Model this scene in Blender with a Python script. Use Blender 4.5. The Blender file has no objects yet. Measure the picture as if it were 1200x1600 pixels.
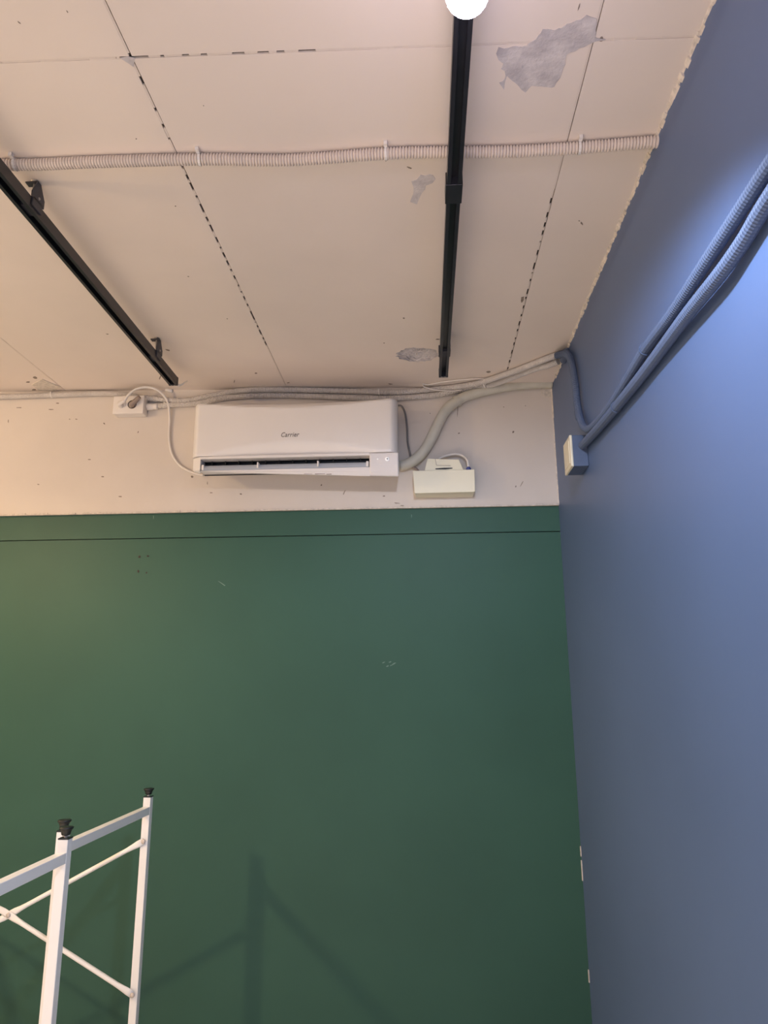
import bpy, bmesh, math, random
from mathutils import Vector, Matrix
random.seed(7)
S = bpy.context.scene
COL = S.collection

# ------------------------------------------------------------------ camera
F_PX = 1116.4
PITCH, YAW, ROLL = 0.23751, 0.05595, -0.005665
CAM = Vector((0.0, 0.0, 1.55))
fwd = Vector((-math.sin(YAW)*math.cos(PITCH), math.cos(YAW)*math.cos(PITCH), math.sin(PITCH)))
r0 = Vector((math.cos(YAW), math.sin(YAW), 0.0)); u0 = r0.cross(fwd)
RIGHT = math.cos(ROLL)*r0 + math.sin(ROLL)*u0
UP = -math.sin(ROLL)*r0 + math.cos(ROLL)*u0
cd = bpy.data.cameras.new('camera'); cam = bpy.data.objects.new('camera', cd); COL.objects.link(cam)
cd.sensor_fit = 'HORIZONTAL'; cd.sensor_width = 36.0; cd.lens = F_PX/1200*36.0
cd.clip_start = 0.02
M3 = Matrix((RIGHT, UP, -fwd)).transposed()
cam.matrix_world = Matrix.Translation(CAM) @ M3.to_4x4()
S.camera = cam

# ------------------------------------------------------------------ world, exposure
w = bpy.data.worlds.new('world'); S.world = w; w.use_nodes = True
w.node_tree.nodes['Background'].inputs[0].default_value = (0.62, 0.72, 1.0, 1)
w.node_tree.nodes['Background'].inputs[1].default_value = 1.0
S.view_settings.view_transform = 'Standard'; S.view_settings.look = 'None'
S.view_settings.gamma = 1.0; S.view_settings.use_curve_mapping = False
S.view_settings.exposure = 0.0

# lamp colours and strengths (the lamps themselves are built further down)
COOL = (0.66, 0.78, 1.0); COOL_S = 48.0; COOL_W = 55.0; COOL_GLOW = (0.90, 0.78, 1.0)
WARM = (1.0, 0.69, 0.37); WARM_S = 900.0; WARM_W = 95.0
REAR_FILL = (1.0, 0.86, 0.74); REAR_FILL_S = 60.0; REAR_FILL_W = 325.0  # for the unseen fill lamps added behind the camera

# ------------------------------------------------------------------ the room's dimensions
YB = 2.85          # face of the beige band on the back wall
YG = 2.862         # face of the green panels
XR = 0.553         # face of the blue wall
XL = -3.6; YF = -2.4
Z_BAND = 1.55 + 0.706
Z_SEAM = 1.55 + 0.598
def zc(x): return 1.55 + 1.2343 - 0.0204*x

def ray(x, y): return ((x-600)/F_PX)*RIGHT - ((y-800)/F_PX)*UP + fwd
def at_y(x, y, v): d = ray(x, y); return CAM + d*((v-CAM.y)/d.y)
def at_x(x, y, v): d = ray(x, y); return CAM + d*((v-CAM.x)/d.x)
def at_c(x, y, drop=0.0):                     # a point on (or a little below) the ceiling
    d = ray(x, y)                             # CAM.z + t dz = zc(t dx) - drop
    t = (1.55+1.2343-drop-CAM.z)/(d.z+0.0204*d.x)
    return CAM + d*t

# ------------------------------------------------------------------ materials
def mat(name, col, rough=0.6, metal=0.0, var=0.0, vscale=6.0, bump=0.0, bscale=60.0, col2=None, emit=None, es=0.0, spec=0.5):
    m = bpy.data.materials.new(name); m.use_nodes = True
    nt = m.node_tree; b = nt.nodes['Principled BSDF']
    b.inputs['Base Color'].default_value = (*col, 1); b.inputs['Roughness'].default_value = rough
    b.inputs['Metallic'].default_value = metal; b.inputs['Specular IOR Level'].default_value = spec
    if emit:
        b.inputs['Emission Color'].default_value = (*emit, 1); b.inputs['Emission Strength'].default_value = es
    tc = nt.nodes.new('ShaderNodeTexCoord'); geo = nt.nodes.new('ShaderNodeNewGeometry')
    n = nt.nodes.new('ShaderNodeTexNoise'); n.inputs['Scale'].default_value = vscale; n.inputs['Detail'].default_value = 5
    nt.links.new(geo.outputs['Position'], n.inputs['Vector'])
    rp = nt.nodes.new('ShaderNodeValToRGB')
    c2 = col2 if col2 else tuple(c*(1-var) for c in col)
    rp.color_ramp.elements[0].color = (*c2, 1); rp.color_ramp.elements[1].color = (*col, 1)
    rp.color_ramp.elements[0].position = 0.32; rp.color_ramp.elements[1].position = 0.62
    nt.links.new(n.outputs['Fac'], rp.inputs['Fac']); nt.links.new(rp.outputs['Color'], b.inputs['Base Color'])
    if bump > 0:
        n2 = nt.nodes.new('ShaderNodeTexNoise'); n2.inputs['Scale'].default_value = bscale; n2.inputs['Detail'].default_value = 4
        nt.links.new(geo.outputs['Position'], n2.inputs['Vector'])
        bp = nt.nodes.new('ShaderNodeBump'); bp.inputs['Strength'].default_value = bump; bp.inputs['Distance'].default_value = 0.004
        nt.links.new(n2.outputs['Fac'], bp.inputs['Height']); nt.links.new(bp.outputs['Normal'], b.inputs['Normal'])
    return m
M = {}
M['ceiling'] = mat('ceiling_paint', (0.80, 0.71, 0.64), 0.75, var=0.05, vscale=3, bump=0.06, bscale=25)
M['beige'] = mat('beige_wall_paint', (0.68, 0.62, 0.56), 0.65, var=0.05, vscale=4, bump=0.10, bscale=40)
M['green'] = mat('green_wall_paint', (0.040, 0.106, 0.078), 0.5, var=0.10, vscale=2.2, bump=0.03, bscale=30, spec=0.22)
M['blue'] = mat('blue_grey_wall_paint', (0.095, 0.148, 0.285), 0.45, var=0.07, vscale=2.0, bump=0.04, bscale=25)
M['bluepipe'] = mat('blue_grey_pipe_paint', (0.080, 0.112, 0.19), 0.62, var=0.08, vscale=30)
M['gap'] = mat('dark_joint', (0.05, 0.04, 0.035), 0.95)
M['filler'] = mat('joint_filler', (0.76, 0.67, 0.60), 0.8, var=0.08, vscale=30)
M['concrete'] = mat('bare_concrete', (0.64, 0.60, 0.60), 0.95, col2=(0.44, 0.41, 0.43), vscale=22, bump=0.5, bscale=120)
M['chip'] = mat('chipped_dark', (0.34, 0.28, 0.23), 0.95, var=0.6, vscale=60)
M['plaster_edge'] = mat('ragged_plaster', (0.70, 0.64, 0.57), 0.8, var=0.25, vscale=70, bump=0.3, bscale=200)
M['conduit'] = mat('grey_white_conduit', (0.66, 0.62, 0.58), 0.5, var=0.10, vscale=20)
M['ceilconduit'] = mat('painted_conduit', (0.74, 0.65, 0.58), 0.55, var=0.08, vscale=20)
M['lagging'] = mat('taped_pipe_lagging', (0.60, 0.58, 0.50), 0.6, var=0.12, vscale=18, bump=0.15, bscale=70)
M['tie'] = mat('white_nylon', (0.78, 0.74, 0.70), 0.45)
M['ac'] = mat('white_ac_plastic', (0.80, 0.77, 0.74), 0.32, var=0.02)
M['acshade'] = mat('ac_lower_plastic', (0.76, 0.73, 0.71), 0.35, var=0.02)
M['acdark'] = mat('ac_dark_interior', (0.012, 0.013, 0.016), 0.6)
M['louver'] = mat('ac_grey_louver', (0.42, 0.46, 0.52), 0.4)
M['ink'] = mat('grey_lettering', (0.10, 0.085, 0.07), 0.5)
M['led'] = mat('white_led', (0.9, 0.9, 0.9), 0.4, emit=(1, 1, 1), es=0.25)
M['cream'] = mat('cream_plastic', (0.84, 0.80, 0.62), 0.4, var=0.03)
M['creamshade'] = mat('yellowed_plastic', (0.74, 0.68, 0.52), 0.45, var=0.08, vscale=30)
M['bluegland'] = mat('blue_gland', (0.06, 0.08, 0.28), 0.4)
M['cable'] = mat('white_cable', (0.76, 0.72, 0.68), 0.45)
M['greycable'] = mat('grey_cable', (0.17, 0.17, 0.18), 0.5)
M['plug'] = mat('grey_plug', (0.27, 0.21, 0.18), 0.5)
M['socketdark'] = mat('socket_hole', (0.09, 0.07, 0.06), 0.6)
M['track'] = mat('black_track', (0.018, 0.018, 0.024), 0.35, metal=0.0, var=0.2, vscale=30)
M['bracket'] = mat('dark_bracket', (0.06, 0.06, 0.075), 0.45, metal=0.3, var=0.2, vscale=60)
M['screw'] = mat('zinc_screw', (0.45, 0.42, 0.40), 0.4, metal=0.8)
M['rack'] = mat('white_rack_paint', (0.88, 0.87, 0.85), 0.35, var=0.02)
M['rubber'] = mat('black_plastic_foot', (0.012, 0.016, 0.016), 0.35)
M['bolt'] = mat('bolt_head', (0.62, 0.55, 0.50), 0.35, metal=0.3)
M['scuff'] = mat('scuffed_green', (0.15, 0.24, 0.20), 0.6)
M['floor'] = mat('light_screed_floor', (0.72, 0.67, 0.61), 0.5, var=0.08, vscale=3)
M['white'] = mat('plain_white_wall', (0.74, 0.70, 0.65), 0.7, var=0.03)
M['cool'] = mat('cool_bulb', (1, 1, 1), 0.4, emit=COOL_GLOW, es=COOL_S)
M['warm'] = mat('warm_bulb', (1, 1, 1), 0.4, emit=WARM, es=WARM_S)
M['rear'] = mat('neutral_bulb', (1, 1, 1), 0.4, emit=REAR_FILL, es=REAR_FILL_S)

# ------------------------------------------------------------------ helpers
def link(name, bm, m, parent=None, smooth=False, bevel=0.0):
    me = bpy.data.meshes.new(name); bmesh.ops.recalc_face_normals(bm, faces=bm.faces)
    bm.to_mesh(me); bm.free()
    me.materials.append(M[m])
    if smooth:
        for p in me.polygons: p.use_smooth = True
    o = bpy.data.objects.new(name, me); COL.objects.link(o)
    if parent is not None:
        o.parent = parent; o.matrix_parent_inverse = Matrix.Translation(parent.location).inverted()
    if bevel > 0:
        md = o.modifiers.new('bevel', 'BEVEL'); md.width = bevel; md.segments = 2; md.limit_method = 'ANGLE'; md.angle_limit = math.radians(40)
    return o
def tag(o, label, cat, group=None):
    o['label'] = label; o['category'] = cat
    if group: o['group'] = group
    return o
def empty(name, loc, label, cat, group=None):
    o = bpy.data.objects.new(name, None); o.location = loc; o.empty_display_size = 0.05; COL.objects.link(o)
    return tag(o, label, cat, group)
def struct(o): o['kind'] = 'structure'; return o
def add_box(bm, x0, x1, y0, y1, z0, z1):
    vs = [bm.verts.new((x, y, z)) for x in (x0, x1) for y in (y0, y1) for z in (z0, z1)]
    for f in ((0,1,3,2),(4,6,7,5),(0,4,5,1),(2,3,7,6),(0,2,6,4),(1,5,7,3)): bm.faces.new([vs[i] for i in f])
def box(name, b, m, parent=None, bevel=0.0):
    bm = bmesh.new(); add_box(bm, *b); return link(name, bm, m, parent, bevel=bevel)
def add_prism(bm, pts, off):                  # polygon pts (Vectors) pushed along off
    a = [bm.verts.new(p) for p in pts]; b = [bm.verts.new(p+off) for p in pts]; n = len(pts)
    bm.faces.new(a); bm.faces.new(b[::-1])
    for i in range(n): bm.faces.new((a[i], b[i], b[(i+1) % n], a[(i+1) % n]))
def spline(pts, step):
    P = [Vector(p) for p in pts]; P = [P[0]*2-P[1]] + P + [P[-1]*2-P[-2]]; out = []
    for i in range(1, len(P)-2):
        a, b, c, d = P[i-1], P[i], P[i+1], P[i+2]
        for k in range(24):
            t = k/24.0
            out.append(0.5*((2*b)+(c-a)*t+(2*a-5*b+4*c-d)*t*t+(-a+3*b-3*c+d)*t**3))
    out.append(P[-2])
    res = [out[0]]; acc = 0.0
    for i in range(1, len(out)):              # resample by length
        p, q = out[i-1], out[i]; L = (q-p).length; s = step-acc
        while s <= L and L > 1e-9:
            res.append(p.lerp(q, s/L)); s += step
        acc = L-(s-step)
    if (res[-1]-out[-1]).length > step*0.3: res.append(out[-1])
    return res
def add_tube(bm, path, rad, seg=12, ripple=0.0, radf=None, flat=None):
    n = len(path); T = [(path[min(i+1, n-1)]-path[max(i-1, 0)]).normalized() for i in range(n)]
    N = T[0].orthogonal().normalized(); rings = []
    for i, p in enumerate(path):
        N = (N-T[i]*N.dot(T[i])).normalized(); B = T[i].cross(N)
        r = rad + (-ripple if i % 3 == 0 else ripple*.7)
        if radf: r = rad*radf(i/(n-1))
        rings.append([bm.verts.new(p+(N*math.cos(2*math.pi*k/seg)+B*math.sin(2*math.pi*k/seg))*r) for k in range(seg)])
    for a, b in zip(rings, rings[1:]):
        for k in range(seg): bm.faces.new((a[k], a[(k+1) % seg], b[(k+1) % seg], b[k]))
    bm.faces.new(rings[0][::-1]); bm.faces.new(rings[-1])
def tube(name, pts, rad, m, parent=None, seg=12, step=0.012, ripple=0.0, radf=None):
    bm = bmesh.new(); add_tube(bm, spline(pts, step), rad, seg, ripple, radf)
    return link(name, bm, m, parent, smooth=(ripple == 0.0))
def straight(name, a, b, rad, m, parent=None, seg=14):
    bm = bmesh.new(); add_tube(bm, [Vector(a), Vector(b)], rad, seg); return link(name, bm, m, parent, smooth=False)
def lathe(name, origin, axis, prof, m, parent=None, seg=20, smooth=True):
    bm = bmesh.new(); ax = Vector(axis).normalized(); N = ax.orthogonal().normalized(); B = ax.cross(N); o = Vector(origin); rings = []
    for h, r in prof:
        rings.append([bm.verts.new(o+ax*h+(N*math.cos(2*math.pi*k/seg)+B*math.sin(2*math.pi*k/seg))*max(r, 1e-4)) for k in range(seg)])
    for a, b in zip(rings, rings[1:]):
        for k in range(seg): bm.faces.new((a[k], a[(k+1) % seg], b[(k+1) % seg], b[k]))
    bm.faces.new(rings[0][::-1]); bm.faces.new(rings[-1])
    ob = link(name, bm, m, parent, smooth=smooth)
    return ob
def ring_clip(name, p, tangent, R, wdt, m, parent):           # a narrow band around a pipe
    t = Vector(tangent).normalized(); bm = bmesh.new()
    N = t.orthogonal().normalized(); B = t.cross(N); seg = 14; rows = []
    for h, r in ((-wdt/2, R), (-wdt/2, R+0.0018), (wdt/2, R+0.0018), (wdt/2, R)):
        rows.append([bm.verts.new(Vector(p)+t*h+(N*math.cos(2*math.pi*k/seg)+B*math.sin(2*math.pi*k/seg))*r) for k in range(seg)])
    for i in range(4):
        a, b = rows[i], rows[(i+1) % 4]
        for k in range(seg): bm.faces.new((a[k], a[(k+1) % seg], b[(k+1) % seg], b[k]))
    return link(name, bm, m, parent)
def blob(cx, cy, rx, ry, n=9, jit=0.45, rot=0.0):             # irregular outline in picture pixels
    out = []
    for k in range(n):
        a = 2*math.pi*k/n; q = 1+random.uniform(-jit, jit)
        x, y = rx*q*math.cos(a), ry*q*math.sin(a)
        out.append((cx+x*math.cos(rot)-y*math.sin(rot), cy+x*math.sin(rot)+y*math.cos(rot)))
    return out

# ================================================================== THE SETTING
# floor and the walls out of view
struct(box('floor', (XL-0.12, XR+0.12, YF, YB+0.2, -0.1, 0.0), 'floor'))
struct(box('wall_left', (XL-0.12, XL, YF, YB+0.2, 0.0, 2.95), 'white'))
bm = bmesh.new()                               # rear wall with the wide shop-front opening
add_box(bm, XL-0.12, XL+0.3, YF-0.12, YF, 0, 3.0); add_box(bm, XR-0.3, XR+0.12, YF-0.12, YF, 0, 3.0)
add_box(bm, XL+0.3, XR-0.3, YF-0.12, YF, 2.4, 3.0); add_box(bm, XL+0.3, XR-0.3, YF-0.12, YF, 0, 0.3)
struct(link('wall_front', bm, 'white'))
# back wall
wb = struct(box('wall_back', (XL-0.12, XR+0.12, YG+0.012, YB+0.2, 0.0, 2.95), 'gap'))
box('plaster_band', (XL, XR, YB, YG+0.012, Z_BAND, 2.9), 'beige', wb)
box('green_strip', (XL, XR, YG, YG+0.012, Z_SEAM+0.0035, Z_BAND), 'green', wb)
box('green_panel', (XL, XR, YG+0.0015, YG+0.012, 0.0, Z_SEAM), 'green', wb)
bm = bmesh.new()                               # ragged lip of plaster along the foot of the band
x = XL+0.01
while x < XR-0.01:
    l = random.uniform(0.008, 0.03); h = random.uniform(0.002, 0.007); d = random.uniform(0.002, 0.007)
    add_box(bm, x, min(x+l, XR-0.002), YB-d, YB+0.004, Z_BAND-0.001, Z_BAND+h); x += l
link('plaster_lip', bm, 'plaster_edge', wb)
# right wall
wr = struct(box('wall_right', (XR, XR+0.12, YF, YB+0.2, 0.0, 2.95), 'blue'))
bm = bmesh.new()                               # ragged plaster bead where the blue wall meets the ceiling
y = 0.6
while y < YB-0.12:
    l = random.uniform(0.006, 0.022); h = random.uniform(0.004, 0.016); d = random.uniform(0.003, 0.009)
    z = zc(XR)
    add_prism(bm, [Vector((XR-d, y, z+0.003)), Vector((XR+0.002, y, z+0.003)), Vector((XR+0.002, y, z-h)), Vector((XR-d*0.6, y, z-h*0.5))], Vector((0, l*1.1, 0))); y += l
link('ragged_edge', bm, 'plaster_edge', wr)
bm = bmesh.new()                               # the same down the inner corner of the band
z = Z_BAND+0.003
while z < zc(XR)-0.01:
    l = random.uniform(0.005, 0.018); d = random.uniform(0.002, 0.006) + (0.008 if z > 2.62 else 0.0)
    add_prism(bm, [Vector((XR+0.002, YB+0.002, z)), Vector((XR-0.004, YB+0.002, z)), Vector((XR-0.002-random.uniform(0, .003), YB-d*0.5, z)), Vector((XR+0.002, YB-d, z))], Vector((0, 0, l*1.1))); z += l
link('ragged_edge', bm, 'plaster_edge', wr)
# ceiling: precast panels with open joints between them
ce = struct(box('ceiling', (XL-0.12, XR+0.12, YF-0.12, YB+0.2, 2.885, 3.0), 'gap'))
XJ1 = (at_c(165, 0).x+at_c(300, 295).x+at_c(440, 590).x)/3; XJ2 = (at_c(905, 130).x+at_c(880, 245).x+at_c(795, 575).x)/3
XJ0 = (at_c(12, 533).x+at_c(92, 606).x)/2; YJ1 = (at_c(0, 93).y+at_c(205, 90).y+at_c(500, 83).y)/3
XJ = [XL, XJ0-.915, XJ0, XJ1, XJ2, XR]; YJ = [YF, YJ1, YB]
G = 0.0030
def panel(x0, x1, y0, y1):
    bm = bmesh.new(); vs = []
    for x in (x0, x1):
        for y in (y0, y1):
            for z in (zc(x), 2.885): vs.append(bm.verts.new((x, y, z)))
    for f in ((0,1,3,2),(4,6,7,5),(0,4,5,1),(2,3,7,6),(0,2,6,4),(1,5,7,3)): bm.faces.new([vs[i] for i in f])
    return link('ceiling_panel', bm, 'ceiling', ce)
panels = {}
for i in range(5):
    for j in range(2):
        panels[i, j] = panel(XJ[i]+(G if i else 0), XJ[i+1]-(G if i < 4 else 0), YJ[j]+(G if j else 0), YJ[j+1]-(G if not j else 0))
bm = bmesh.new()                               # broken filler left in the joints
def fill(axis, c, a, b, keep, lmin, lmax, gmin, gmax, recess=0.0):
    p = a
    while p < b:
        l = random.uniform(lmin, lmax)
        q = min(p+l, b); o = random.uniform(-0.0004, 0.0012)
        if random.random() < keep:
            if axis == 'y': add_box(bm, c-G-0.0006+o, c+G-0.0019+o, p, q, zc(c)+0.0004, zc(c)+0.0044)
            else: add_box(bm, p, q, c-G-0.0006+o, c+G-0.0006+o*0.6, zc((p+q)/2)+0.0007, zc((p+q)/2)+0.004)
        p = q + random.uniform(gmin, gmax)
fill('y', XJ1, YF, YJ1-.01, 1.0, 0.2, 0.5, 0.0, 0.002)
fill('y', XJ1, YJ1+.015, 1.45, 0.9, 0.02, 0.07, 0.004, 0.03)
fill('y', XJ1, 1.45, 2.45, 0.95, 0.008, 0.03, 0.008, 0.04)
fill('y', XJ1, 2.45, YB, 1.0, 0.1, 0.2, 0.0, 0.003)
fill('y', XJ2, YF, 1.30, 1.0, 0.3, 0.6, 0.0, 0.0)
fill('y', XJ2, 1.30, 1.60, 1.0, 0.1, 0.2, 0.0, 0.003)
fill('y', XJ2, 1.60, 2.7, 0.95, 0.01, 0.04, 0.008, 0.04)
fill('y', XJ0, YF, YB, 1.0, 0.3, 0.5, 0.0, 0.002)
fill('y', XJ0-.915, YF, YB, 1.0, 0.3, 0.5, 0.0, 0.002)
fill('x', YJ1, XL, -0.60, 1.0, 0.03, 0.06, 0.0, 0.003)
fill('x', YJ1, -0.54, -0.40, 1.0, 0.02, 0.04, 0.004, 0.02)
fill('x', YJ1, -0.40, -0.16, 1.0, 0.012, 0.04, 0.012, 0.04)
fill('x', YJ1, -0.16, XR, 1.0, 0.03, 0.06, 0.0, 0.0)
link('joint_filler', bm, 'filler', ce)
for c in (XJ0, XJ1, XJ2): box('joint_bed', (c-G-.001, c+G+.001, YF, YB, zc(c)+.0045, zc(c)+.03), 'gap', ce)  # dark strips standing in for the shade inside the open joints
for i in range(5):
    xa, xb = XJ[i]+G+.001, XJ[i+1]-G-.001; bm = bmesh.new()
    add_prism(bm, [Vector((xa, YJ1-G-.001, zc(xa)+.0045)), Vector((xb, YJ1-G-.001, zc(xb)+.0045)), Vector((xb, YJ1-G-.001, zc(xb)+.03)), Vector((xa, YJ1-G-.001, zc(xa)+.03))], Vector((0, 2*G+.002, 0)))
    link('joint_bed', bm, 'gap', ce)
# bare patches where paint and render have come away
def patch(pts, host, name='bare_patch', m='concrete', th=0.0012):
    bm = bmesh.new(); add_prism(bm, [at_c(x, y, 0.0) for x, y in pts], Vector((0, 0, -th)))
    return link(name, bm, m, ce)
def jag(P, amp):
    out = []
    for k in range(len(P)):
        a, b = P[k], P[(k+1) % len(P)]; n = max(1, int(math.hypot(b[0]-a[0], b[1]-a[1])/(amp*3)))
        for i in range(n):
            t = i/n; out.append((a[0]+(b[0]-a[0])*t+random.uniform(-amp, amp), a[1]+(b[1]-a[1])*t+random.uniform(-amp, amp)))
    return out
Z8 = [(585,280),(600,250),(650,245),(740,240),(790,205),(830,150),(880,160),(930,140),(1000,110),(1050,82),(1105,95),(1100,190),(1160,200),(1090,215),(1040,240),(950,285),(930,380),(890,445),(820,455),(770,438),(730,480),(700,445),(660,415),(640,400),(620,460),(600,430),(635,395),(612,350),(618,330)]
patch([(x/3.333+600, y/3.333) for x, y in jag(Z8, 7)], None)
Z8 = [(140,940),(190,915),(260,910),(266,935),(225,965),(195,1010),(170,1060),(140,1050),(152,1000)]
patch([(x/3.333+600, y/3.333) for x, y in jag(Z8, 7)], None)
# the scooped-out hollow beside the end of the right track is cut into its panel
hc = at_c(652, 554.5); hx = (at_c(685, 554).x-at_c(620, 554).x)/2; hy = abs(at_c(652, 543.5).y-at_c(652, 565.5).y)/2
bm = bmesh.new(); bmesh.ops.create_uvsphere(bm, u_segments=36, v_segments=24, radius=1.0)
for v in bm.verts:
    k = 1+random.uniform(-.11, .09); v.co = Vector((hc.x+v.co.x*hx*1.06*k, hc.y+v.co.y*hy*1.06*k, zc(hc.x)-.004+v.co.z*(.020 if v.co.x < 0 else .016)*k))
cut = link('hollow_cutter', bm, 'concrete'); pnl_ = panels[3, 1]
mb = pnl_.modifiers.new('hollow', 'BOOLEAN'); mb.object = cut; mb.operation = 'DIFFERENCE'; mb.solver = 'EXACT'; mb.material_mode = 'TRANSFER'
bpy.context.view_layer.update()
nm = bpy.data.meshes.new_from_object(pnl_.evaluated_get(bpy.context.evaluated_depsgraph_get()))
pnl_.modifiers.clear(); pnl_.data = nm; bpy.data.objects.remove(cut)
patch([(187,90),(200,88),(211,90),(209,104),(200,98),(192,93)], None)
patch([(50,600),(66,592),(80,598),(95,604),(84,610),(60,609)], None, m='plaster_edge', th=0.003)
bm = bmesh.new()
def cchip(cx, cy, rx, ry, rot=0.0): add_prism(bm, [at_c(x, y) for x, y in blob(cx, cy, rx*.75, ry*.75, 7, 0.35, rot)], Vector((0, 0, -0.0006)))
for c in [(55,590,5,2.2,.3),(66,601,6,3,.2),(44,597,4,1.5,0),(53,609,4,1.5,0),(75,606,4,1.5,.5),(603,250,1.2,5,0),(640,262,6,1.2,.4),(909,349,4,2,1),(905,345,2,1.3,0),(816,468,3,8,.25),
          (400,583,2.5,1.6,0),(366,596,1,3,.2),(250,590,1.2,4,.3),(262,547,5,1.5,.2),(763,581,5,2,-.2),(684,530,4,1,0),(274,322,1.5,1,0),(294,432,2,1,0),(355,498,1.2,1,0),(213,217,1.4,1,0),
          (168,522,3,1,0),(905,10,1.5,8,.3),(940,60,4,6,.4),(925,45,3,7,.2),(318,165,1.3,1,0),(105,18,3,1,1),(30,35,4,1,.7),(600,536,1.5,1,0),(631,497,2,1.5,0),(450,598,3,1,0),(610,600,4,1,0)]: cchip(*c)
o = link('chip_marks', bm, 'chip', ce); o['kind'] = 'stuff'
bm = bmesh.new()
def wchip(cx, cy, rx, ry, rot=0.0, yy=YB): add_prism(bm, [at_y(x, y, yy) for x, y in blob(cx, cy, rx*.62, ry*.75, 7, 0.35, rot)], Vector((0, -0.0006, 0)))
for c in [(13,658,1,4,0),(109,655,2,1,0),(119,655,3,1,0),(163,662,3,1.4,.8),(216,675,1,2.4,.3),(90,630,4,1.2,.1),(160,745,4,1.2,0),(188,776,4,1.5,0),(330,770,4,1.2,0),(376,772,3,1.5,.3),(324,755,1,4,0),
          (502,758,2,2,0),(538,769,1.2,5,.4),(672,646,1.4,1,0),(717,677,3,1.4,-.4),(787,636,1,1.2,0),(821,634,1,1.3,0),(806,760,1.5,2.4,.2),(815,756,1.2,6,.5),(708,638,1.2,4,.4),(620,786,7,1.2,.1),(628,790,5,1,0),
          (600,775,3,1,0),(300,745,3,2,0),(60,757,3,1,0),(140,718,4,.8,0),(802,675,2,2.5,.4),(30,637,6,.8,0),(80,640,8,.8,0),(715,642,.8,12,.05)]: wchip(*c)
o = link('chip_marks', bm, 'chip', wb); o['kind'] = 'stuff'
bm = bmesh.new()
for c in [(218,870,3,2.5,0),(231,869,3.5,2,0),(216,893,2.5,3,0),(229,895,2,2,0)]: wchip(*c, yy=YG)
o = link('screw_hole_marks', bm, 'gap', wb); o['kind'] = 'stuff'
bm = bmesh.new()
for c in [(347,912,12,1,.62),(240,808,.8,4,0),(643,806,.7,4,0)]: wchip(*c, yy=YG)
for k in range(6): wchip(608+random.uniform(-9, 9), 1038+random.uniform(-4, 3), 4, 1, -.4, YG+0.001)
o = link('scuff_marks', bm, 'scuff', wb); o['kind'] = 'stuff'
bm = bmesh.new()                               # sliver of bare plaster in the inner corner, low down
for y0, y1 in ((1322, 1338), (1344, 1376), (1515, 1535)):
    a, b = at_y(906.5+(y0-1330)*.0655, y0, YG), at_y(906.5+(y1-1330)*.0655, y1, YG)
    add_box(bm, XR-0.003, XR+0.001, YG-0.0035, YG+0.002, b.z, a.z)
link('plaster_sliver', bm, 'plaster_edge', wr)

# ================================================================== CEILING TRACKS AND LAMPS
RAIL_W, RAIL_H = 0.034, 0.032
def rail(xc, y0, y1, drop, label, brackets, joints, seed):
    z1 = zc(xc)-drop; z0 = z1-RAIL_H
    t = empty('lighting_track', (xc, y1, z1), label, 'track', 'black ceiling lighting tracks')
    bm = bmesh.new(); h = RAIL_W/2                 # channel section with the slot open below
    prof = [(-h, z1), (h, z1), (h, z0), (h-.009, z0), (h-.009, z0+.004), (h-.006, z0+.004), (h-.006, z1-.006), (-h+.006, z1-.006), (-h+.006, z0+.004), (-h+.009, z0+.004), (-h+.009, z0), (-h, z0)]
    a = [bm.verts.new((xc+x, y0, z)) for x, z in prof]; b = [bm.verts.new((xc+x, y1, z)) for x, z in prof]; n = len(prof)
    for i in range(n): bm.faces.new((a[i], b[i], b[(i+1) % n], a[(i+1) % n]))
    bm.faces.new(a); bm.faces.new(b[::-1])
    link('rail', bm, 'track', t)
    box('slot_liner', (xc-h+.0062, xc+h-.0062, y0, y1-.002, z1-.0105, z1-.0062), 'track', t)
    c = box('end_cap', (xc-h-.0008, xc+h+.0008, y1-.001, y1+.010, z0-.001, z1+.001), 'track', t, 0.001)
    for sx in (-.007, .006):
        lathe('screw', (xc+sx, y1+.003, z0-.0006), (0, 0, -1), [(0, .0022), (.001, .0018)], 'screw', c, 8)
    for yb in brackets:                            # clamp below, plate and screw up to the ceiling
        k = box('bracket', (xc-h-.004, xc+h+.004, yb-.022, yb+.022, z0+.010, z1+.004), 'bracket', t, 0.001)
        bm = bmesh.new(); zt = zc(xc)
        add_prism(bm, [Vector((xc+h+.001, yb-.028, z1)), Vector((xc+h+.001, yb+.028, z1)), Vector((xc+h+.001, yb+.028, z1+.022)), Vector((xc+h+.001, yb+.006, zt-.008)), Vector((xc+h+.001, yb-.012, zt-.008)), Vector((xc+h+.001, yb-.028, z1+.014))], Vector((.003, 0, 0)))
        add_box(bm, xc-.012, xc+h+.004, yb-.012, yb+.006, zt-.009, zt-.006)
        link('hanger_plate', bm, 'bracket', k)
        straight('screw', (xc+.008, yb-.003, zt), (xc+.008, yb-.003, z1+.002), .0035, 'screw', k, 8)
        lathe('washer', (xc+.008, yb-.003, zt-.0005), (0, 0, -1), [(0, .010), (.0015, .010)], 'screw', k, 12)
        lathe('bolt', (xc+h+.004, yb+.002, z1+.012), (1, 0, 0), [(0, .004), (.002, .0035)], 'screw', k, 8)
    for yj in joints:
        box('joint_sleeve', (xc-h-.003, xc+h+.003, yj-.038, yj+.030, z0-.0015, z1+.002), 'track', t, 0.0008)
        for dy in (-.02, .012):
            pass
    return t, z0
DROP = 0.060
def x_on(px, py): return at_c(px, py, DROP+RAIL_H)
pR = x_on(693, 588); pL = x_on(270, 601)
XTR, XTL = pR.x, pL.x
bL1 = at_c(60, 322, DROP+0.01).y; bL2 = at_c(258, 556, DROP+0.01).y
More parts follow.
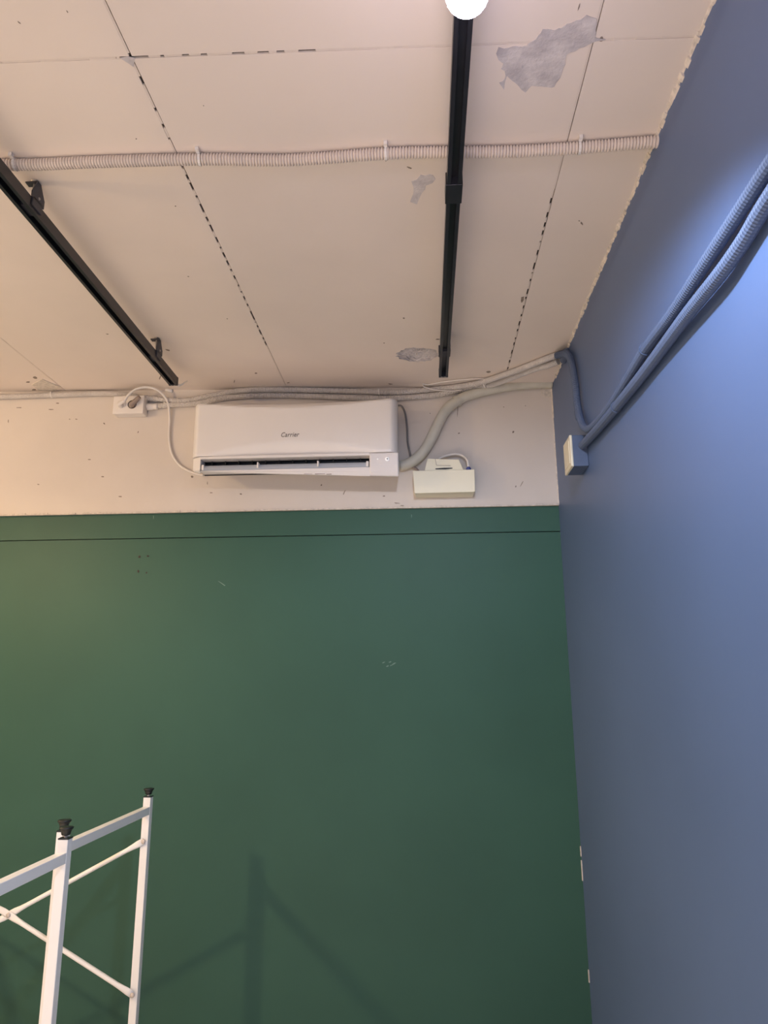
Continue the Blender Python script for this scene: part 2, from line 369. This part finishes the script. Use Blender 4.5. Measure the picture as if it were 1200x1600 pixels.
tr, zR = rail(XTR, YF+.3, pR.y, DROP, 'black track running up the ceiling beneath the glowing bulb, nearest the blue wall', [at_c(690, 545, DROP).y], [x_on(705, 305).y], 1)
tl, zL = rail(XTL, YF+.3, pL.y, DROP, 'black track slanting across the left of the ceiling towards the socket box', [bL1, bL2], [], 2)
XT3 = -2.45
t3, z3 = rail(XT3, YF+.3, 2.45, DROP, 'black track on the far left of the ceiling, out beyond the picture', [2.0], [], 3)
# loose wire ends hanging off the end of the left track
bm = bmesh.new(); e = Vector((XTL, pL.y+.008, zL+.01))
for k in range(4):
    q = e+Vector((random.uniform(-.03, .05), random.uniform(.0, .03), random.uniform(-.01, .03)))
    add_tube(bm, spline([e, (e+q)/2+Vector((0, 0, -.012)), q], .006), .0022, 6)
link('wire_end', bm, 'conduit', tl)
lathe('wire_connector', at_y(265, 610, pL.y+.03), (1, .1, -.2), [(-.016, .006), (-.014, .008), (.012, .008), (.014, .006)], 'conduit', tl, 10)

def lamp(bx, by, bz, rx, rz0, m, label, col, watt, aim=(0, 0, -1), cone=130, blend=0.5):
    t = empty('track_lamp', (bx, by, rz0), label, 'lamp', 'bulb lamps on the ceiling tracks')
    box('adapter', (rx-.015, rx+.015, by-.05, by+.05, rz0-.018, rz0), 'track', t, 0.003)
    straight('stem', (rx, by, rz0-.018), (bx, by, bz+.075), .006, 'track', t, 10)
    lathe('lamp_holder', (bx, by, bz+.08), (0, 0, -1), [(0, .010), (.004, .020), (.045, .021), (.05, .019)], 'track', t)
    prof = [(.045, .013)] + [(.08-.034*math.cos(a), .034*math.sin(a)) for a in [math.pi*(.16+.84*k/12) for k in range(13)]]
    lathe('bulb', (bx, by, bz+.08), (0, 0, -1), prof, m, t)
    ld = bpy.data.lights.new('lamp_light', 'SPOT'); ld.color = col; ld.energy = watt; ld.shadow_soft_size = .03
    ld.spot_size = math.radians(cone); ld.spot_blend = blend
    lo_ = bpy.data.objects.new('lamp_light', ld); COL.objects.link(lo_); lo_.parent = t
    lo_.matrix_parent_inverse = Matrix.Translation(t.location).inverted()
    lo_.location = (bx, by, bz-.072); lo_.rotation_mode = 'QUATERNION'; lo_.rotation_quaternion = Vector(aim).to_track_quat('-Z', 'Y')
    return t
pb = at_c(730, -12, DROP+RAIL_H+.115)
lamp(pb.x, pb.y, pb.z, XTR, zR, 'cool', 'glowing bulb lamp at the top of the picture on the track nearest the blue wall', COOL, COOL_W, (0.10, .58, -1), 136, .5)
lamp(XT3, 1.28, z3-.185, XT3, z3, 'warm', 'warm bulb lamp on the track beyond the left of the picture', WARM, WARM_W, (.25, .25, -1), 140, .5)
lamp(XTL, -0.7, zL-.115, XTL, zL, 'rear', 'bulb lamp behind the camera on the track that slants across the left', REAR_FILL, REAR_FILL_W, (0, 0, -1), 100, .7)  # unseen lamp added to lift the ceiling by floor bounce
lamp(XT3, -0.9, z3-.115, XT3, z3, 'rear', 'bulb lamp behind the camera on the track beyond the left of the picture', REAR_FILL, REAR_FILL_W, (.1, .1, -1), 100, .7)  # second unseen lamp, added for the same fill
lamp(XTR, -0.9, zR-.115, XTR, zR, 'rear', 'bulb lamp behind the camera on the track nearest the blue wall', (1.0, .93, .95), 230.0, (-.1, .1, -1), 95, .7)  # unseen lamp added to brighten the right of the ceiling and wall

# ================================================================== CONDUITS AND PIPES
# corrugated conduit across the ceiling
R1 = 0.0125
def cpt(x, y): return at_c(x, y, R1+.002)
cc = empty('corrugated_conduit', cpt(400, 248), 'pale corrugated conduit crossing the ceiling from the left track to the blue wall', 'conduit', 'corrugated conduits')
path = [cpt(x, y) for x, y in ((-160, 263), (0, 258), (60, 257), (150, 253), (312, 249), (450, 250), (603, 240), (700, 238), (800, 237), (905, 231), (1020, 222))]
path.append(Vector((XR-.001, path[-1].y+.002, path[-1].z)))
tube('corrugated_tube', path, R1, 'ceilconduit', cc, 14, .0024, .0024)
for x, y in ((24, 257), (312, 249), (603, 240), (905, 231)):
    p = cpt(x, y); k = ring_clip('clip', p, (1, .1*(1 if x < 400 else -.3), 0), R1+.0012, .006, 'tie', cc)
    bm = bmesh.new(); add_box(bm, p.x-.004, p.x+.004, p.y-R1-.014, p.y-R1-.002, zc(p.x)-.010, zc(p.x)-.0005)
    link('clip_foot', bm, 'tie', k)

# the two conduits along the top of the back wall
R2 = 0.0115
def wp(x, y, r=R2, off=0.0): return at_y(x, y, YB-r-.002-off)
def wc(x, y, r=R2, off=0.0):                  # along the wall, or along the ceiling once the pixel lies on it
    p = wp(x, y, r, off)
    return at_c(x, y, r+.002) if p.z > zc(p.x)-r-.002 else p
ca = empty('wall_conduit', wp(100, 620), 'upper grey conduit along the top of the back wall, running the whole width', 'conduit', 'corrugated conduits')
pts = [wc(x, y) for x, y in ((-120, 622), (0, 620), (90, 617), (170, 615), (230, 622), (285, 626), (330, 618), (380, 610), (450, 609), (540, 611), (620, 613), (680, 608), (740, 600), (790, 585), (830, 570))]
pts += [at_c(858, 559, R2+.003), at_c(873, 554, R2+.003)]
tube('corrugated_tube', pts, R2, 'conduit', ca, 12, .0022, .0014)
for x, y in ((81, 617), (410, 609), (592, 612.5)):
    p = wp(x, y); ring_clip('clip', p, (1, 0, .05), R2+.001, .006, 'tie', ca)
cb = empty('wall_conduit', wp(300, 633), 'lower grey conduit leaving the socket box and passing behind the air conditioner', 'conduit', 'corrugated conduits')
pts = [wc(x, y) for x, y in ((246, 634), (280, 632), (310, 630), (350, 622), (410, 618), (480, 619), (560, 622), (620, 622), (680, 617), (730, 607), (765, 602), (800, 590), (840, 575))]
pts += [at_c(856, 571, R2*1.6+.003), at_c(872, 565, R2*1.6+.003)]
tube('corrugated_tube', pts, R2, 'conduit', cb, 12, .0022, .0014)
ring_clip('clip', wc(757, 599), (1, -.4, .1), R2*1.5, .005, 'tie', cb)
lathe('conduit_coupling', wp(229, 636), (1, 0, .04), [(0, .012), (.003, .0155), (.026, .0155), (.028, .0135), (.040, .0135), (.042, .0145), (.050, .0145)], 'tie', cb, 14)
# long loose cable tie
tie = tube('cable_tie', [wc(x, y, .003, .03) for x, y in ((722, 609), (705, 611), (680, 609), (664, 605), (661, 600), (670, 601), (690, 597), (715, 594), (740, 592), (756, 592))], .0028, 'tie', None, 6, .006)
tag(tie, 'loose end of a white cable tie looped above the conduits', 'cable tie')

# lagged refrigerant pipe
pp = empty('refrigerant_pipe', wp(690, 660, .02), 'thick taped grey pipe bending up from the air conditioner to the blue wall', 'pipe')
RP = 0.0225
low = [(625, 728), (634, 726), (648, 719), (662, 705), (674, 685), (684, 664), (694, 645), (706, 632), (716, 626)]
up = [(712, 628), (726, 620), (748, 613), (775, 607), (805, 602), (840, 599), (866, 599)]
tube('pipe_lagging', [wp(x, y, RP) for x, y in low], RP, 'lagging', pp, 18, .010, radf=lambda t: 0.93+.09*math.sin(9*t)**2*.6+.06*math.sin(math.pi*t))
q = [wp(x, y, RP) for x, y in up]; q[-1] = Vector((XR-.001, q[-1].y, q[-1].z))
tube('pipe_lagging', q, RP*.94, 'lagging', pp, 18, .010)
ring_clip('tape_joint', wp(714, 627, RP), Vector((1, 0, .75)), RP+.0012, .014, 'lagging', pp)
# plaster pad where the lagging meets the wall
bm = bmesh.new(); add_prism(bm, [at_y(x, y, YB) for x, y in blob(855, 612, 9, 10, 9, .25)], Vector((0, -.004, 0)))
link('plaster_pad', bm, 'plaster_edge', wb)

# conduits painted blue on the right wall
R3 = 0.0125
def rp(x, y, off=0.0): return at_x(x, y, XR-R3-.005-off)
c1 = empty('painted_conduit', rp(1000, 560), 'blue-painted conduit rounding the corner, dipping, then climbing the blue wall, upper of two', 'conduit', 'blue conduits')
pts = [Vector((XR-.004, YB-.030, at_y(868, 556, YB-.03).z)), rp(893, 566), rp(899, 600), rp(902, 630), rp(907, 655), rp(914, 669), rp(926, 667), rp(954, 634), rp(980, 592), rp(1008, 546), rp(1050, 490), rp(1100, 414), rp(1150, 338), rp(1197, 266), rp(1290, 130)]
pts[0] = at_c(870, 555.5, R2+.004)
pts.insert(1, at_x(885, 553, XR-.025))
tube('corrugated_tube', pts, R3, 'bluepipe', c1, 12, .0024, .0007)
ring_clip('tape_band', rp(1008, 546), rp(1030, 516)-rp(1000, 560), R3+.0014, .004, 'bluepipe', c1)
lathe('coupling', rp(905, 650), rp(899, 625)-rp(905, 650), [(-.012, .0138), (-.010, .0144), (.022, .0144), (.024, .0135)], 'bluepipe', c1, 14)
c2 = empty('painted_conduit', rp(1020, 565), 'blue-painted conduit climbing the blue wall from the junction box, lower of two', 'conduit', 'blue conduits')
pts = [rp(905, 701), rp(927, 678), rp(962, 637), rp(997, 594), rp(1029, 552), rp(1075, 490, .004), rp(1125, 428, .004), rp(1162, 376), rp(1197, 318), rp(1290, 178)]
tube('corrugated_tube', pts, R3*1.08, 'bluepipe', c2, 12, .0024, .0007)
ring_clip('tape_band', rp(963, 636), rp(975, 620)-rp(950, 650), R3*1.08+.0014, .006, 'bluepipe', c2)
# rounded lump of filler where the conduits turn the corner
bm = bmesh.new(); bmesh.ops.create_uvsphere(bm, u_segments=14, v_segments=8, radius=1.0)
c0 = at_x(884, 556, XR-.004)
for v in bm.verts: v.co = Vector((c0.x+v.co.x*.022, c0.y+v.co.y*.055, c0.z+v.co.z*.020))
for v in bm.verts: v.co.x = min(v.co.x, XR-.0006)
link('corner_filler', bm, 'bluepipe', c1, smooth=True)

# junction box on the blue wall
pn = at_x(892, 703, XR-.056); pf = at_x(879.5, 714, XR-.056)
jb = empty('junction_box', (XR, pn.y, pn.z), 'blue junction box with a bare white lid on the blue wall', 'junction box')
zt = at_x(892, 677, XR-.056).z; zb = at_x(892, 731, XR-.056).z; yn, yf = pn.y, min(pf.y, pn.y+.11)
box('body', (XR-.050, XR-.0005, yn, yf, zb, zt), 'bluepipe', jb, 0.002)
lid = box('lid', (XR-.058, XR-.049, yn-.001, yf+.001, zb-.001, zt+.001), 'creamshade', jb, 0.003)
ym, zm = (yn+yf)/2, (zb+zt)/2
box('lid_panel', (XR-.0600, XR-.057, yn+.014, yf-.014, zb+.014, zt-.014), 'creamshade', lid, 0.001)

# ================================================================== AIR CONDITIONER
YA = 2.655                                     # front face of the unit
xl = at_y(299, 680, YA).x; xr = at_y(621, 680, YA).x
ztop = at_y(460, 623.5, YA).z; zpan = at_y(450, 709.5, YA).z
zo1 = at_y(450, 714, YA).z; zo0 = at_y(450, 733, YA+.01).z; zbot = at_y(450, 744, YA+.045).z
xo0 = at_y(313, 722, YA).x; xo1 = at_y(577, 722, YA).x
ac = empty('air_conditioner', ((xl+xr)/2, YB, zbot), 'white wall-mounted air conditioner on the beige band above the green wall', 'air conditioner')
# front panel: a rounded shell with an upper and a lower crescent fold
bm = bmesh.new(); NX, NZ = 64, 30; grid = []
W = xr-xl; Hh = ztop-zpan; dep = 0.10
def rowx(s):                                   # s -1..1 across, returns x fraction and setback of the rounded ends
    return s
cols = [(xl, dep), (xl+.0005, dep*.55)]
for k in range(9):
    a = math.pi/2*k/8; cols.append((xl+.030*(1-math.cos(a)), .040*(1-math.sin(a))))
for k in range(1, NX): cols.append((xl+.030+(W-.060)*k/NX, 0.0))
for k in range(9):
    a = math.pi/2*(1-k/8); cols.append((xr-.030*(1-math.cos(a)), .040*(1-math.sin(a))))
cols += [(xr-.0005, dep*.55), (xr, dep)]
rows = [(0, 0.0), (.0, .010)] + [(k/NZ, 0.0) for k in range(1, NZ)] + [(1.0, 0.0)]
rows = [k/NZ for k in range(NZ+1)]
for t in rows:
    row = []
    for x, sb in cols:
        s = (x-(xl+W/2))/(W/2); z = zpan+Hh*t; y = YA+sb
        ct = 1-.02-.13*max(0, 1-(s/.93)**2)**.8 if abs(s) < .93 else .98      # upper crescent
        cb_ = .02+.20*max(0, 1-(s/.80)**2)**.8 if abs(s) < .80 else .02       # lower crescent
        if t > ct: y += .034*((t-ct)/(1-ct+.001))*(1-ct)/.15
        if t < cb_: y += .026*((cb_-t)/(cb_+.001))*(cb_/.22)
        if t > .94: y += .020*((t-.94)/.06)**2
        row.append(bm.verts.new((x, y, z)))
    grid.append(row)
for a, b in zip(grid, grid[1:]):
    for k in range(len(cols)-1): bm.faces.new((a[k], a[k+1], b[k+1], b[k]))
top = grid[-1]; bot = grid[0]
tb = [bm.verts.new((v.co.x, YA+dep, v.co.z+.002)) for v in top]; bb = [bm.verts.new((v.co.x, YA+dep, v.co.z)) for v in bot]
for k in range(len(cols)-1):
    bm.faces.new((top[k], top[k+1], tb[k+1], tb[k])); bm.faces.new((bot[k+1], bot[k], bb[k], bb[k+1]))
bm.faces.new([tb[0], tb[-1], bb[-1], bb[0]])
pnl = link('front_panel', bm, 'ac', ac, smooth=True)
md = pnl.modifiers.new('es', 'EDGE_SPLIT'); md.split_angle = math.radians(24)
# back housing
bm = bmesh.new(); add_box(bm, xl+.004, xr-.004, YA+.095, YB-.012, zpan, ztop-.001)
link('housing', bm, 'acshade', ac, bevel=.006)
box('mounting_plate', (xl+.03, xr-.02, YB-.0125, YB-.0005, zpan-.01, ztop-.03), 'louver', ac)
# lower chassis round the outlet: prisms with the chin profile
zlL, zlR = at_y(310, 738, YA+.02).z, at_y(622, 745, YA+.02).z
def zlip(x): return zlL+(zlR-zlL)*(x-xl)/(xr-xl)
def chin(x0, x1, name, m, zz):                 # end block: front flat, lip below, underside rising to the wall
    bm = bmesh.new(); secs = []
    for x in (x0, x1):
        zl = zlip(x)
        secs.append([bm.verts.new((x, y, z)) for y, z in ((YA+.001, zz), (YA+.002, zo0+.004), (YA+.010, (zo0+zl)/2-.001), (YA+.020, zl), (YB-.014, zl+.080), (YB-.014, max(zz, zl+.085)))])
    a, b = secs; n = len(a)
    bm.faces.new(a); bm.faces.new(b[::-1])
    for k in range(n): bm.faces.new((a[k], b[k], b[(k+1) % n], a[(k+1) % n]))
    return bm
bm = chin(xl+.006, xo0, 'end_cheek', 'ac', zpan-.0015)
for v in bm.verts:                             # the left end is rounded back and cut up at its foot
    if v.co.x < xl+.007 and v.co.y < YA+.03:
        v.co.y += .022
        if v.co.z < zo0-.001: v.co.x += .020
link('end_cheek', bm, 'ac', ac, bevel=.004)
bm = chin(xo1, xr+.003, 'display_panel', 'acshade', zpan-.0015)
link('display_panel', bm, 'acshade', ac, bevel=.005)
box('outlet_brow', (xo0-.002, xo1+.002, YA+.002, YA+.05, zo1, zpan-.0015), 'ac', ac, .002)
bm = bmesh.new()                               # chin below the outlet
secs = []
for x in (xo0-.002, xo1+.002):
    zl = zlip(x); secs.append([bm.verts.new((x, y, z)) for y, z in ((YA+.006, zo0), (YA+.012, min(zo0-.001, (zo0+zl)/2)), (YA+.020, min(zl, zo0-.002)), (YB-.014, zl+.080), (YB-.014, zl+.088), (YA+.06, zo0-.001))])
a, b = secs; n = len(a); bm.faces.new(a); bm.faces.new(b[::-1])
for i in range(n): bm.faces.new((a[i], b[i], b[(i+1) % n], a[(i+1) % n]))
ch = link('chin', bm, 'acshade', ac, bevel=.001)
for x0, x1 in ((415, 420), (438, 445), (447, 470), (475, 488), (492, 508), (510, 518)):
    p0, p1 = at_y(x0, 740, YA+.015), at_y(x1, 740, YA+.015); bm = bmesh.new()
    add_box(bm, p0.x, p1.x, YA+.0155, YA+.0185, zlip(p0.x)+.002, zlip(p0.x)+.0045)
    link('sticker_residue', bm, 'plug', ch)
box('outlet_interior', (xo0, xo1, YA+.060, YA+.066, zo0-.004, zo1+.004), 'acdark', ac)
box('outlet_roof', (xo0, xo1, YA+.045, YA+.062, zo1-.001, zo1+.004), 'acdark', ac)
for k in range(12):                            # vertical vanes inside
    x = xo0+(xo1-xo0)*(k+.7)/12.4
    box('vane', (x-.001, x+.001, YA+.030, YA+.060, zo0+.006, zo1-.002), 'acdark', ac)
bm = bmesh.new(); sec = []                     # swing louver: curved blade lying in the lower half
h0, h1 = zo0+.002, zo0+(zo1-zo0)*.56
for k in range(9):
    t = k/8; sec.append((YA+.006+.030*t*t*.6+.006*t, h0+(h1-h0)*math.sin(t*math.pi/2)))
sec2 = [(y+.004, z-.003) for y, z in sec][::-1]; sc = sec+sec2
a = [bm.verts.new((xo0+.007, y, z)) for y, z in sc]; b = [bm.verts.new((xo1-.003, y, z)) for y, z in sc]; n = len(sc)
bm.faces.new(a); bm.faces.new(b[::-1])
for i in range(n): bm.faces.new((a[i], b[i], b[(i+1) % n], a[(i+1) % n]))
lv = link('louver', bm, 'louver', ac)
for x, y in ((403, 725), (497, 723)):
    p = at_y(x, y, YA+.006)
    box('louver_pin', (p.x-.003, p.x+.003, YA+.001, YA+.028, h0+.004, h1+.003), 'ac', lv, .001)
for x in (xo0+.009, xo1-.008):
    box('louver_end', (x-.005, x+.005, YA+.004, YA+.022, h0, h1-.002), 'ac', lv, .002)
# display: indicator light and round badge
p = at_y(590, 717, YA); lathe('indicator_light', (p.x, YA+.0015, p.z), (0, -1, 0), [(0, .0032), (.0012, .0028)], 'led', ac, 14)
p = at_y(605, 717, YA); bd = lathe('round_badge', (p.x, YA+.0015, p.z), (0, -1, 0), [(0, .0085), (.0016, .0080)], 'led', ac, 20)  # faint emission only whitens the badge, it is no lamp
lathe('badge_centre', (p.x, YA-.0003, p.z), (0, -1, 0), [(0, .0028), (.0008, .0026)], 'greycable', bd, 12)
# lettering on the front panel
cu = bpy.data.curves.new('lettering', 'FONT'); cu.body = 'Carrier'; cu.size = 0.0345; cu.shear = 0.28; cu.align_x = 'CENTER'; cu.align_y = 'CENTER'; cu.extrude = 0.0004; cu.space_character = 1.06; cu.resolution_u = 3
tmp = bpy.data.objects.new('lettering_tmp', cu); COL.objects.link(tmp); bpy.context.view_layer.update()
me = bpy.data.meshes.new_from_object(tmp.evaluated_get(bpy.context.evaluated_depsgraph_get())); bpy.data.objects.remove(tmp)
p = at_y(452.5, 679.5, YA)
me.transform(Matrix.Translation((p.x, YA-.0009, p.z)) @ Matrix.Rotation(math.pi/2, 4, 'X') @ Matrix.Scale(.66, 4, (1, 0, 0)) @ Matrix.Scale(.80, 4, (0, 1, 0)))
me.materials.clear(); me.materials.append(M['ink'])
tx = bpy.data.objects.new('lettering', me); COL.objects.link(tx); tx.parent = ac; tx.matrix_parent_inverse = Matrix.Translation(ac.location).inverted()
tx['label'] = 'small dark italic lettering reading Carrier'
# thin grey sensor cable at its right flank
g = tube('sensor_cable', [at_y(x, y, YB-.02) for x, y in ((620, 634), (627, 634), (633, 646), (636, 668), (637, 690), (640, 706), (643, 717))], .0042, 'greycable', None, 8, .008)
tag(g, 'thin dark grey cable hanging down the right flank of the air conditioner', 'cable')

# ================================================================== SOCKET BOX AND ITS CORD
sx0, sx1 = at_y(177, 635, YB-.05).x, at_y(224, 635, YB-.05).x
sz1, sz0 = at_y(200, 619, YB-.05).z, at_y(200, 646, YB-.05).z
sb = empty('socket_box', ((sx0+sx1)/2, YB, sz0), 'white double socket box under the ceiling left of the air conditioner', 'socket')
box('back_box', (sx0, sx1, YB-.046, YB-.0005, sz0, sz1), 'tie', sb, .004)
fp = box('face_plate', (sx0-.001, sx1+.001, YB-.052, YB-.0455, sz0-.001, sz1+.001), 'tie', sb, .003)
for px_, mm in ((190, 'tie'), (206.5, 'socketdark')):
    p = at_y(px_, 632, YB-.052)
    lathe('socket_insert', (p.x, YB-.0515, p.z), (0, -1, 0), [(0, .0195), (.0022, .0190), (.0022, .0165), (.0004, .0155)], mm, fp, 24)
p = at_y(206, 632, YB-.06); q = at_y(218, 620, YB-.075)
pl = tube('adapter_plug', [p+Vector((0, .008, 0)), p, p.lerp(q, .5), q], .010, 'plug', None, 12, .006, radf=lambda t: 1.25-.45*t)
tag(pl, 'brownish grey plug slanting out of the right socket of the box', 'plug')
p = at_y(189, 634, YB-.054)
crd = empty('power_cord', p, 'white power cord looping from the left socket down to the air conditioner', 'cord')
tube('plug', [p+Vector((0, .003, 0)), p+Vector((0, -.016, .002)), at_y(195, 626, YB-.080)], .009, 'cable', crd, 12, .004, radf=lambda t: 1.25-.55*t)
tube('cable', [at_y(194, 627, YB-.079), at_y(200, 618, YB-.082), at_y(211, 609, YB-.08), at_y(227, 605, YB-.07), at_y(243, 608, YB-.06), at_y(256, 618, YB-.04), at_y(263, 632, YB-.022), at_y(265, 655, YB-.012), at_y(264, 685, YB-.010), at_y(269, 710, YB-.010), at_y(282, 728, YB-.010), at_y(300, 738, YB-.011), at_y(318, 743, YB-.012)], .0052, 'cable', crd, 10, .008)
ring_clip('clip', at_y(259, 631, YB-.022), (.3, 0, 1), .009, .004, 'tie', crd)

# ================================================================== CREAM PUMP BOX
YC = YB-.075
bx0, bx1 = at_y(645, 750, YC).x, at_y(742, 750, YC).x
bz1, bz0 = at_y(690, 734.5, YC).z, at_y(690, 769.5, YC).z
cbx = empty('drain_pump_box', ((bx0+bx1)/2, YB, bz0), 'cream plastic box with a tapered top below the taped pipe', 'box')
bm = bmesh.new()                               # body: front face proud, sides slanting back to the wall
f = [Vector((bx0, YC, bz1)), Vector((bx1, YC, bz1)), Vector((bx1, YC, bz0+.004)), Vector((bx1-.004, YC, bz0)), Vector((bx0+.006, YC, bz0-.0015))]
bk = [Vector((bx0+.008, YB-.0008, bz1)), Vector((bx1-.002, YB-.0008, bz1)), Vector((bx1-.002, YB-.0008, bz0+.002)), Vector((bx1-.006, YB-.0008, bz0-.002)), Vector((bx0+.012, YB-.0008, bz0-.002))]
fa = [bm.verts.new(v) for v in f]; ba = [bm.verts.new(v) for v in bk]
bm.faces.new(fa); bm.faces.new(ba[::-1])
for i in range(5): bm.faces.new((fa[i], ba[i], ba[(i+1) % 5], fa[(i+1) % 5]))
link('body', bm, 'cream', cbx, bevel=.002)
hp = [(663, 737), (668, 716.5), (717, 718), (725.5, 737)]
bm = bmesh.new(); add_prism(bm, [at_y(x, y, YC+.006) for x, y in hp], Vector((0, .066, 0)))
hs = link('tapered_housing', bm, 'cream', cbx, bevel=.0015)
bm = bmesh.new(); add_prism(bm, [at_y(x, y, YC+.0058) for x, y in ((680, 732), (694, 731), (707, 731), (707, 732.2), (696, 733.5), (681, 733.5))], Vector((0, -.0008, 0)))
link('slot', bm, 'acdark', hs)
bm = bmesh.new()
for a, b in (((680, 717), (682, 727)), ((682, 727), (704, 727.5))):
    p, q = at_y(*a, YC+.0055), at_y(*b, YC+.0055); add_tube(bm, [p, q], .0008, 5)
link('seam', bm, 'plug', hs)
p = at_y(732, 731, YC+.016)
lathe('gland', (p.x, p.y, bz1-.001), (0, 0, 1), [(0, .0105), (.010, .0105), (.012, .009), (.016, .007)], 'bluegland', cbx, 12)
tube('cable', [Vector((p.x, p.y, bz1+.012)), at_y(730.5, 720, YC+.018), at_y(724, 713, YB-.033), at_y(713, 709.5, YB-.03), at_y(700, 711.5, YB-.028), at_y(688, 716, YB-.03), at_y(680, 724, YB-.035)], .0050, 'cable', cbx, 10, .006)
tube('drain_hose', [at_y(640, 729, YB-.02), at_y(650, 732, YB-.02), at_y(656, 740, YB-.025)], .005, 'plug', cbx, 8, .006)

# ================================================================== UPTURNED WHITE TABLE FRAMES
T = 0.0255
def brace(name, a, b, parent):                 # round tube flattened at both ends and in the middle
    a, b = Vector(a), Vector(b); L = (b-a).length; n = 48; bm = bmesh.new(); t = (b-a)/L
    up_ = Vector((0, 1, 0)); sd = t.cross(up_).normalized(); rings = []
    for i in range(n+1):
        s = i/n; d = min(s, 1-s, abs(s-.5)+.004)*L; k = min(1, max(0, (d-.022)/.035)); k = k*k*(3-2*k)
        ry = .0022+(.0075-.0022)*k; rs = .0115+(.0078-.0115)*k; c = a.lerp(b, s)
        rings.append([bm.verts.new(c+up_*ry*math.cos(2*math.pi*j/10)+sd*rs*math.sin(2*math.pi*j/10)) for j in range(10)])
    for p_, q_ in zip(rings, rings[1:]):
        for j in range(10): bm.faces.new((p_[j], p_[(j+1) % 10], q_[(j+1) % 10], q_[j]))
    bm.faces.new(rings[0][::-1]); bm.faces.new(rings[-1])
    return link(name, bm, 'rack', parent, smooth=True)
def bolt(p, parent): return lathe('bolt', p, (0, -1, 0), [(-.003, .0035), (0, .0075), (.002, .0072), (.0035, .004)], 'bolt', parent, 12)
def frame(label, xr_, xl_, yn_, yf_, zt_, brace_far, brz):
    t = empty('table_frame', ((xl_+xr_)/2, (yn_+yf_)/2, 0.0), label, 'frame', 'upturned white table frames')
    for x in (xr_, xl_):
        for y in (yn_, yf_):
            p_ = box('post', (x-T/2, x+T/2, y-T/2, y+T/2, .001, zt_), 'rack', t, .0015)
            box('end_plug', (x-T/2-.0005, x+T/2+.0005, y-T/2-.0005, y+T/2+.0005, zt_, zt_+.003), 'rubber', p_)
            straight('threaded_stem', (x, y, zt_+.002), (x, y, zt_+.010), .0045, 'bolt', p_, 8)
            lathe('levelling_foot', (x, y, zt_+.008), (0, 0, 1), [(0, .009), (.002, .011), (.008, .012), (.014, .015), (.016, .0175), (.019, .0175), (.0205, .015)], 'rubber', p_, 18)
        box('side_rail', (x-T/2+.0005, x+T/2-.0005, yn_+T/2, yf_-T/2, zt_-.030-T, zt_-.030), 'rack', t, .0015)
        box('side_rail', (x-T/2+.0005, x+T/2-.0005, yn_+T/2, yf_-T/2, .03, .03+T), 'rack', t, .0015)
    yb = (yf_ if brace_far else yn_)-T/2-.003
    z_hi, z_lo = brz
    b1 = brace('brace', (xr_, yb, z_hi), (xl_, yb, z_lo), t)
    b2 = brace('brace', (xr_, yb-.0045, z_lo), (xl_, yb-.0045, z_hi), t)
    bolt((xr_, yb-.003, z_hi), b1); bolt((xl_, yb-.003, z_lo), b1)
    bolt((xr_, yb-.0075, z_lo), b2); bolt((xl_, yb-.0075, z_hi), b2); bolt(((xl_+xr_)/2, yb-.0075, (z_hi+z_lo)/2), b2)
    box('cross_rail', (xl_+T/2, xr_-T/2, yf_-T/2+.001, yf_+T/2-.001, .03, .03+T), 'rack', t, .0015)
    box('cross_rail', (xl_+T/2, xr_-T/2, yn_-T/2+.001, yn_+T/2-.001, .03, .03+T), 'rack', t, .0015)
    return t
YB2 = 2.58
b2f = at_y(229.7, 1246, YB2-T/2); zB = b2f.z; xB = b2f.x
hi = at_y(223.5, 1314, YB2-T/2).z; lo = at_y(206, 1553, YB2-T/2).z
xm = at_y(15, 1435, YB2-T/2).x
YB1 = 1.985
frame('white table frame standing legs-up by the green wall, farther of two, with crossed braces', xB, 2*xm-xB, YB1, YB2, zB, True, (hi, lo))
a_ = at_y(98.5, 1312, 1.88)
frame('white table frame standing legs-up at the lower left, nearer of two', a_.x, a_.x-.96, a_.y+T/2-.60, a_.y+T/2, a_.z, False, (hi, lo))
